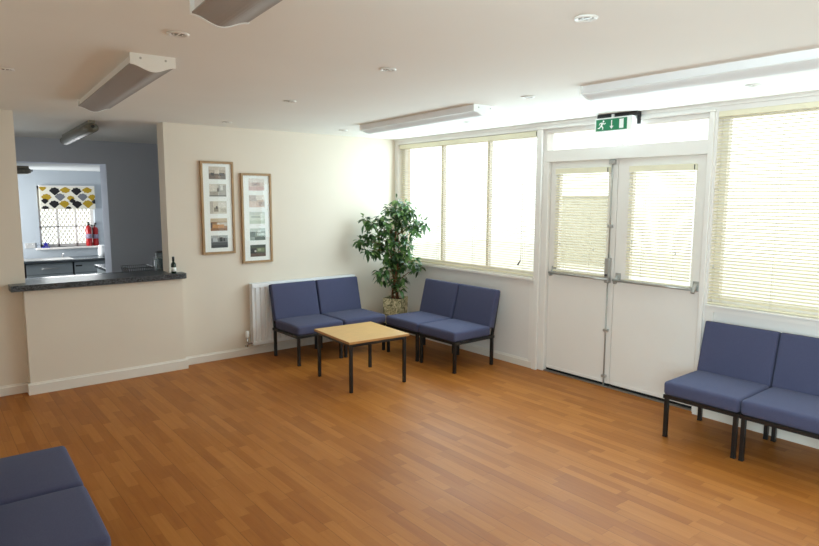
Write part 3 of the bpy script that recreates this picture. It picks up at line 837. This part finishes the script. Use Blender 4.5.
for (u, v, r, mi, up) in [(.06, .06, .06, 1, 1), (.27, .20, .082, 2, 1), (.46, .10, .082, 1, -1), (.66, .20, .082, 2, 1), (.86, .10, .082, 1, -1),
        (.12, .48, .078, 1, 1), (.36, .46, .08, 3, 1), (.55, .52, .06, 1, 1), (.77, .46, .08, 3, 1), (.95, .48, .07, 1, 1),
        (.09, .64, .055, 2, 1), (.25, .78, .08, 2, 1), (.43, .78, .078, 1, 1), (.58, .62, .05, 2, -1), (.66, .80, .08, 2, 1), (.86, .78, .085, 1, 1), (.99, .66, .05, 2, -1), (.09, .97, .06, 2, 1), (.5, .98, .05, 2, 1)]:
    pr(u, v, r, mi, up)
m.build('fabric_panel', [M['cloth'], M['mustard'], M['inkblack'], M['inkgrey']], rb)
MB().box(-bw, -.008, bh, bw, .028, bh+.022, .003).build('head_batten', M['gloss'], rb)

# extinguishers on the sill
def extinguisher(x, y, h, label):
    r = empty('fire_extinguisher', (x, y, WZ0)); tag(r, label, 'fire extinguisher', 'extinguishers on the kitchen sill')
    q = .048
    MB().lathe([(q*.9, 0), (q, .008), (q, h*.68), (q*.85, h*.75), (q*.45, h*.80), (q*.36, h*.82)], n=22).build('cylinder', M['red'], r)
    lb = MB().lathe([(q+.0008, h*.30), (q+.0008, h*.48)], n=22).build('label', M['extlabel'], r)
    v = MB(); v.lathe([(.016, h*.815), (.018, h*.86), (.012, h*.89)], n=14)
    v.box(-.012, -.06, h*.885, .012, .03, h*.9, .003)
    v.prism([(-.055, h*.92), (.02, h*.9), (.03, h*.93), (-.05, h*.97)], 'x', -.011, .011)
    v.build('valve_handle', M['blackplastic'], r)
    MB().tube([(.018, -.0, h*.85), (.052, -.01, h*.82), (.06, -.012, h*.6), (.058, -.012, h*.3)], .008, 8).build('hose', M['blackplastic'], r)
    return r
extinguisher(-2.425, KY1+.0, .42, 'red fire extinguisher on the kitchen sill, left one, in front of the panes')
extinguisher(-2.315, KY1+.03, .40, 'red fire extinguisher on the kitchen sill, right one, at the window edge')
so = MB()
pts = []
for k in range(10):
    a = PI/2+k*PI/5; rr = .05 if k % 2 == 0 else .022
    pts.append((rr*math.cos(a), .056+rr*math.sin(a)))
so.prism(pts, 'y', -.015, .015); so.box(-.055, -.02, 0, .055, .02, .018, .005)
so = so.build('star_ornament', M['starblue'], None, (-3.07, KY1-.03, WZ0)); tag(so, 'small blue star ornament on the left of the kitchen sill', 'ornament')
sk = MB().box(-.072, -.012, 0, .072, 0, .086, .004).build('wall_socket', M['plug'], None, (-3.285, KY1-.0, .865))
tag(sk, 'double power socket on the blue wall left of the kitchen sill', 'socket')
for sx in (-.035, .035): MB().box(sx-.006, -.015, .052, sx+.006, -.012, .066, .001).build('switch', M['white'], sk)

# kitchen units
WT = .70
tag(MB().box(PX0+.02, 4.76, WT-.04, PX1-.02, KY1, WT, .004).build('kitchen_worktop', M['worktop']), 'dark worktop under the kitchen window', 'worktop')
dk = MB(); dk.box(-3.42, 4.83, WT, -2.76, 5.25, WT+.006, .002)
for k in range(9): dk.box(-3.40+k*.028, 4.9, WT+.006, -3.388+k*.028, 5.2, WT+.011, .002)
dk.build('sink_drainer', M['steel'])
dr_ = bpy.data.objects['sink_drainer']; tag(dr_, 'stainless sink drainer with raised ribs on the kitchen worktop', 'sink')
tap = MB(); tap.tube([(-2.86, 5.2, WT+.006), (-2.86, 5.2, WT+.06), (-2.86, 5.15, WT+.075), (-2.86, 5.09, WT+.06)], .009, 8)
tap.build('spout', M['chrome'], dr_)
def unit(x0, x1, y0, y1, label, drawers, name='base_cabinet'):
    r = empty(name, ((x0+x1)/2, y0, KZ)); tag(r, label, 'cabinet', 'grey kitchen units'); h = (x1-x0)/2
    top = WT-.042-KZ
    MB().box(-h, .02, 0, h, y1-y0, top).build('carcass', M['darkgap'], r)
    zz = top-.006
    for dh, hl in drawers:
        d_ = MB().box(-h+.004, 0, zz-dh+.006, h-.004, .02, zz, .003).build('drawer_front', M['cupboard'], r)
        if hl:
            a = MB(); a.tube([(-hl/2, -.02, zz-dh*.46), (hl/2, -.02, zz-dh*.46)], .006, 8)
            for sx in (-1, 1): a.tube([(sx*hl*.45, -.02, zz-dh*.46), (sx*hl*.45, .0, zz-dh*.46)], .005, 6)
            a.build('handle', M['steel'], d_)
        zz -= dh
    return r
unit(-3.425, -2.785, 4.80, 5.30, 'grey two drawer unit under the stainless drainer', [(.17, .23), (.30, .23), (.36, .23)])
u2 = unit(-2.765, -2.30, 4.80, 5.30, 'grey unit with a dark slot handle, right of the drawers', [(.83, 0)])
MB().box(-.215, -.006, .80, -.12, -.0005, .825, .002).build('slot_handle', M['blackplastic'], u2)
MB().box(-.215, -.003, .70, .215, -.0005, .705).build('trim_line', M['dsteel'], u2)
r = empty('corner_cabinet', (-2.36, 3.0, KZ)); tag(r, 'grey unit with dark worktop just inside the kitchen opening, at its right jamb', 'cabinet')
MB().box(-.30, 0, 0, .3, .72, WT-.042-KZ).build('carcass', M['cupboard'], r)
MB().box(-.33, -.02, WT-.04-KZ, .3, .74, WT-KZ, .004).build('worktop', M['worktop'], r)
j = empty('white_jug', (-2.275, 5.15, WT)); tag(j, 'white jug at the right end of the worktop under the kitchen window', 'jug')
MB().lathe([(.05, 0), (.06, .01), (.06, .1), (.045, .16), (.05, .18)], n=20).build('body', M['white'], j)
MB().tube([(.055, 0, .15), (.1, 0, .13), (.1, 0, .06), (.058, 0, .04)], .008, 8).build('handle', M['white'], j)

# servery cabinet behind the hatch wall with the rack and jugs
sv = empty('servery_cabinet', (-2.9, .29, 0)); tag(sv, 'low dark topped unit standing just behind the hatch counter', 'cabinet')
MB().box(-1.2, .0, 0, 1.2, .52, .86).build('carcass', M['cupboard'], sv)
MB().box(-1.2, -.02, .86, 1.2, .55, .90, .004).build('worktop', M['worktop'], sv)
rk = empty('dish_rack', (-2.96, .47, .90)); tag(rk, 'grey wire dish rack on the unit behind the hatch', 'rack')
m = MB(); rw, rd_, rh = .125, .14, .085
for z, s in ((.01, .9), (rh, 1.0)):
    m.tube([(-rw*s, -rd_*s, z), (rw*s, -rd_*s, z), (rw*s, rd_*s, z), (-rw*s, rd_*s, z), (-rw*s, -rd_*s, z)], .004, 6)
for k in range(13):
    u = -1+2*k/12
    m.tube([(u*rw, -rd_, rh), (u*rw*.9, -rd_*.9, .01), (u*rw*.9, rd_*.9, .01), (u*rw, rd_, rh)], .002, 5)
    m.tube([(-rw, u*rd_, rh), (-rw*.9, u*rd_*.9, .01), (rw*.9, u*rd_*.9, .01), (rw, u*rd_, rh)], .002, 5)
m.build('wire_basket', M['wire'], rk)
m = MB()
for sx in (-1, 1):
    for sy in (-1, 1): m.lathe([(.006, 0), (.006, .012)], (sx*rw*.85, sy*rd_*.85, 0), 8)
m.build('feet', M['blackplastic'], rk)
def tub(x, y, r0, h, label, handle):
    r = empty('plastic_jug', (x, y, .90)); tag(r, label, 'jug', 'clear jugs behind the hatch')
    MB().lathe([(r0*.85, 0), (r0*.9, .004), (r0, h), (r0-.003, h), (r0*.86, .008), (.001, .006)], n=22).build('body', M['clearplastic'], r)
    MB().lathe([(r0+.002, h-.004), (r0+.003, h+.004), (r0*.6, h+.012), (.004, h+.013)], n=22).build('lid', M['dsteel'] if handle else M['clearplastic'], r)
    if handle: MB().tube([(-r0*.95, 0, h*.85), (-r0-.035, 0, h*.8), (-r0-.035, 0, h*.3), (-r0*.9, 0, h*.2)], .006, 8).build('handle', M['clearplastic'], r)
    return r
tub(-2.765, .40, .045, .155, 'clear lidded plastic jug behind the hatch, left and shorter of two', False)
tub(-2.70, .52, .06, .215, 'clear plastic jug with dark lid behind the hatch, right and taller of two', True)

# pantry and kitchen lamps
def bulkhead(loc, rz, ln, label, tilt=0):
    r = empty('sealed_ceiling_light', loc, rz); tag(r, label, 'ceiling light')
    MB().box(-.03, .03, -.03, .03, ln-.03, 0, .003).build('base', M['galv'], r)
    b_ = MB()
    prof = []
    n = 12
    body = bmesh.new(); rings = []
    for (y, s) in ((0, .15), (.012, .7), (.05, 1), (ln-.05, 1), (ln-.012, .7), (ln, .15)):
        rings.append([body.verts.new((.06*s*math.cos(2*PI*k/16), y, -.068+.046*s*math.sin(2*PI*k/16))) for k in range(16)])
    for i in range(5):
        for k in range(16):
            f = body.faces.new((rings[i][k], rings[i][(k+1) % 16], rings[i+1][(k+1) % 16], rings[i+1][k])); f.smooth = True
    body.faces.new(rings[0][::-1]); body.faces.new(rings[-1]); bmesh.ops.recalc_face_normals(body, faces=body.faces)
    b_._add(body); b_.build('cover', M['bulk'], r)
    c = MB()
    for y in (.1, ln-.1): c.box(-.063, y-.012, -.083, .063, y+.012, -.053, .003)
    c.build('clips', M['galv'], r)
    MB().lathe([(.016, 0), (.016, .012)], (0, 0, 0), 12, mtx=Matrix.Translation((0, -.002, -.06)) @ Matrix.Rotation(PI/2, 4, 'X')).build('end_plug', M['blackplastic'], r)
    return r
M['bulk'] = mat('grey_brown_polycarbonate', (112, 107, 94), .4, var=.05, spec=.35)  # one even grey-brown tone over the tube cover
bulkhead((-3.35, .24, H), -.045, 1.8, 'sealed tube light on the ceiling just behind the hatch')
bulkhead((-3.375, 3.95, KC), PI/2, .7, 'dark sealed light on the kitchen ceiling, partly hidden by the hatch edge')

# ------------------------------------------------------------------ outdoors
struct(MB().box(.25, -14, -.2, 14, 12, -.06).build('ground', M['paving']), 'pale paving outside', 'ground')
struct(MB().box(-14, 5.6, -.4, .25, 14, -.3).build('ground_yard', M['paving']), 'pale paving outside the kitchen', 'ground')
gw = MB().box(9, 2.7, -.06, 9.25, 5.1, 1.70, .01); gw.box(8.96, 2.66, 1.70, 9.29, 5.14, 1.76, .01)
tag(gw.build('garden_wall', M['hedge']), 'pale low garden wall outside, seen through the left door blind', 'wall')

# ------------------------------------------------------------------ light
wd = bpy.data.worlds.new('overcast_sky'); S.world = wd; wd.use_nodes = True
bg = wd.node_tree.nodes['Background']; bg.inputs['Color'].default_value = (.95, 1.0, .97, 1); bg.inputs['Strength'].default_value = 2.3
def area(name, loc, direction, sx, sy, power, col=(1, 1, 1)):
    l = bpy.data.lights.new(name, 'AREA'); l.shape = 'RECTANGLE'; l.size = sx; l.size_y = sy
    l.energy = power; l.color = col
    o = bpy.data.objects.new(name, l); COL.objects.link(o); o.location = loc
    o.rotation_euler = Vector(direction).to_track_quat('-Z', 'Y').to_euler()
    return o
DAY = (.76, 1.02, 1.12)
area('daylight_left_window', (-.045, -1.16, 1.64), (-1, 0, .04), 2.1, 1.38, 42, DAY)
area('daylight_left_door', (-.03, -2.735, 1.47), (-1, 0, .12), .55, .9, 11, DAY)
area('daylight_right_door', (-.03, -3.5, 1.47), (-1, 0, .12), .55, .9, 11, DAY)
area('daylight_transom', (-.01, -3.1, 2.22), (-1, 0, -.1), 1.5, .14, 7, DAY)
area('daylight_right_window', (-.045, -4.8, 1.62), (-1, 0, .04), 1.7, 1.4, 23, DAY)
area('side_fill_light', (XL-.2, -6.4, 1.55), (1, .12, 0), 1.6, 1.3, 100, DAY).data.spread = math.radians(120)  # added fill for the door wall, through the unseen side window
area('daylight_kitchen_window', (-2.73, KY1-.09, 1.2), (0, -1, -.1), .8, .55, 14, (.93, .98, 1))
area('kitchen_side_fill', (PX0-.2, 4.72, 1.3), (1, .1, 0), .9, 1.0, 42, (.95, .98, 1)).data.spread = math.radians(110)  # added fill at an unseen side opening, brightens the kitchen

# ------------------------------------------------------------------ camera (solved from the photograph's vanishing lines)
f_px, pitch, yaw, roll = 613.4, .123, .8923, .0031
cp, sp_ = math.cos(pitch), math.sin(pitch); c_, s_ = math.cos(yaw), math.sin(yaw)
fw = Vector((c_*cp, s_*cp, -sp_)); r_ = Vector((s_, -c_, 0)); u_ = r_.cross(fw)
r2 = r_*math.cos(roll)+u_*math.sin(roll); u2 = u_*math.cos(roll)-r_*math.sin(roll)
cam = bpy.data.cameras.new('camera'); cam.sensor_width = 36; cam.lens = f_px/819*36; cam.clip_start = .05
co = bpy.data.objects.new('camera', cam); COL.objects.link(co)
mx = Matrix(((r2.x, u2.x, -fw.x, -4.7067), (r2.y, u2.y, -fw.y, -6.1349), (r2.z, u2.z, -fw.z, 1.6973), (0, 0, 0, 1)))
co.matrix_world = mx
S.camera = co

vs = S.view_settings
vs.view_transform = 'Standard'; vs.look = 'None'; vs.gamma = 1; vs.use_curve_mapping = False; vs.exposure = -0.15
S.cycles.max_bounces = 14; S.cycles.diffuse_bounces = 8; S.cycles.transparent_max_bounces = 16
S.cycles.sample_clamp_indirect = 8; S.cycles.use_denoising = True
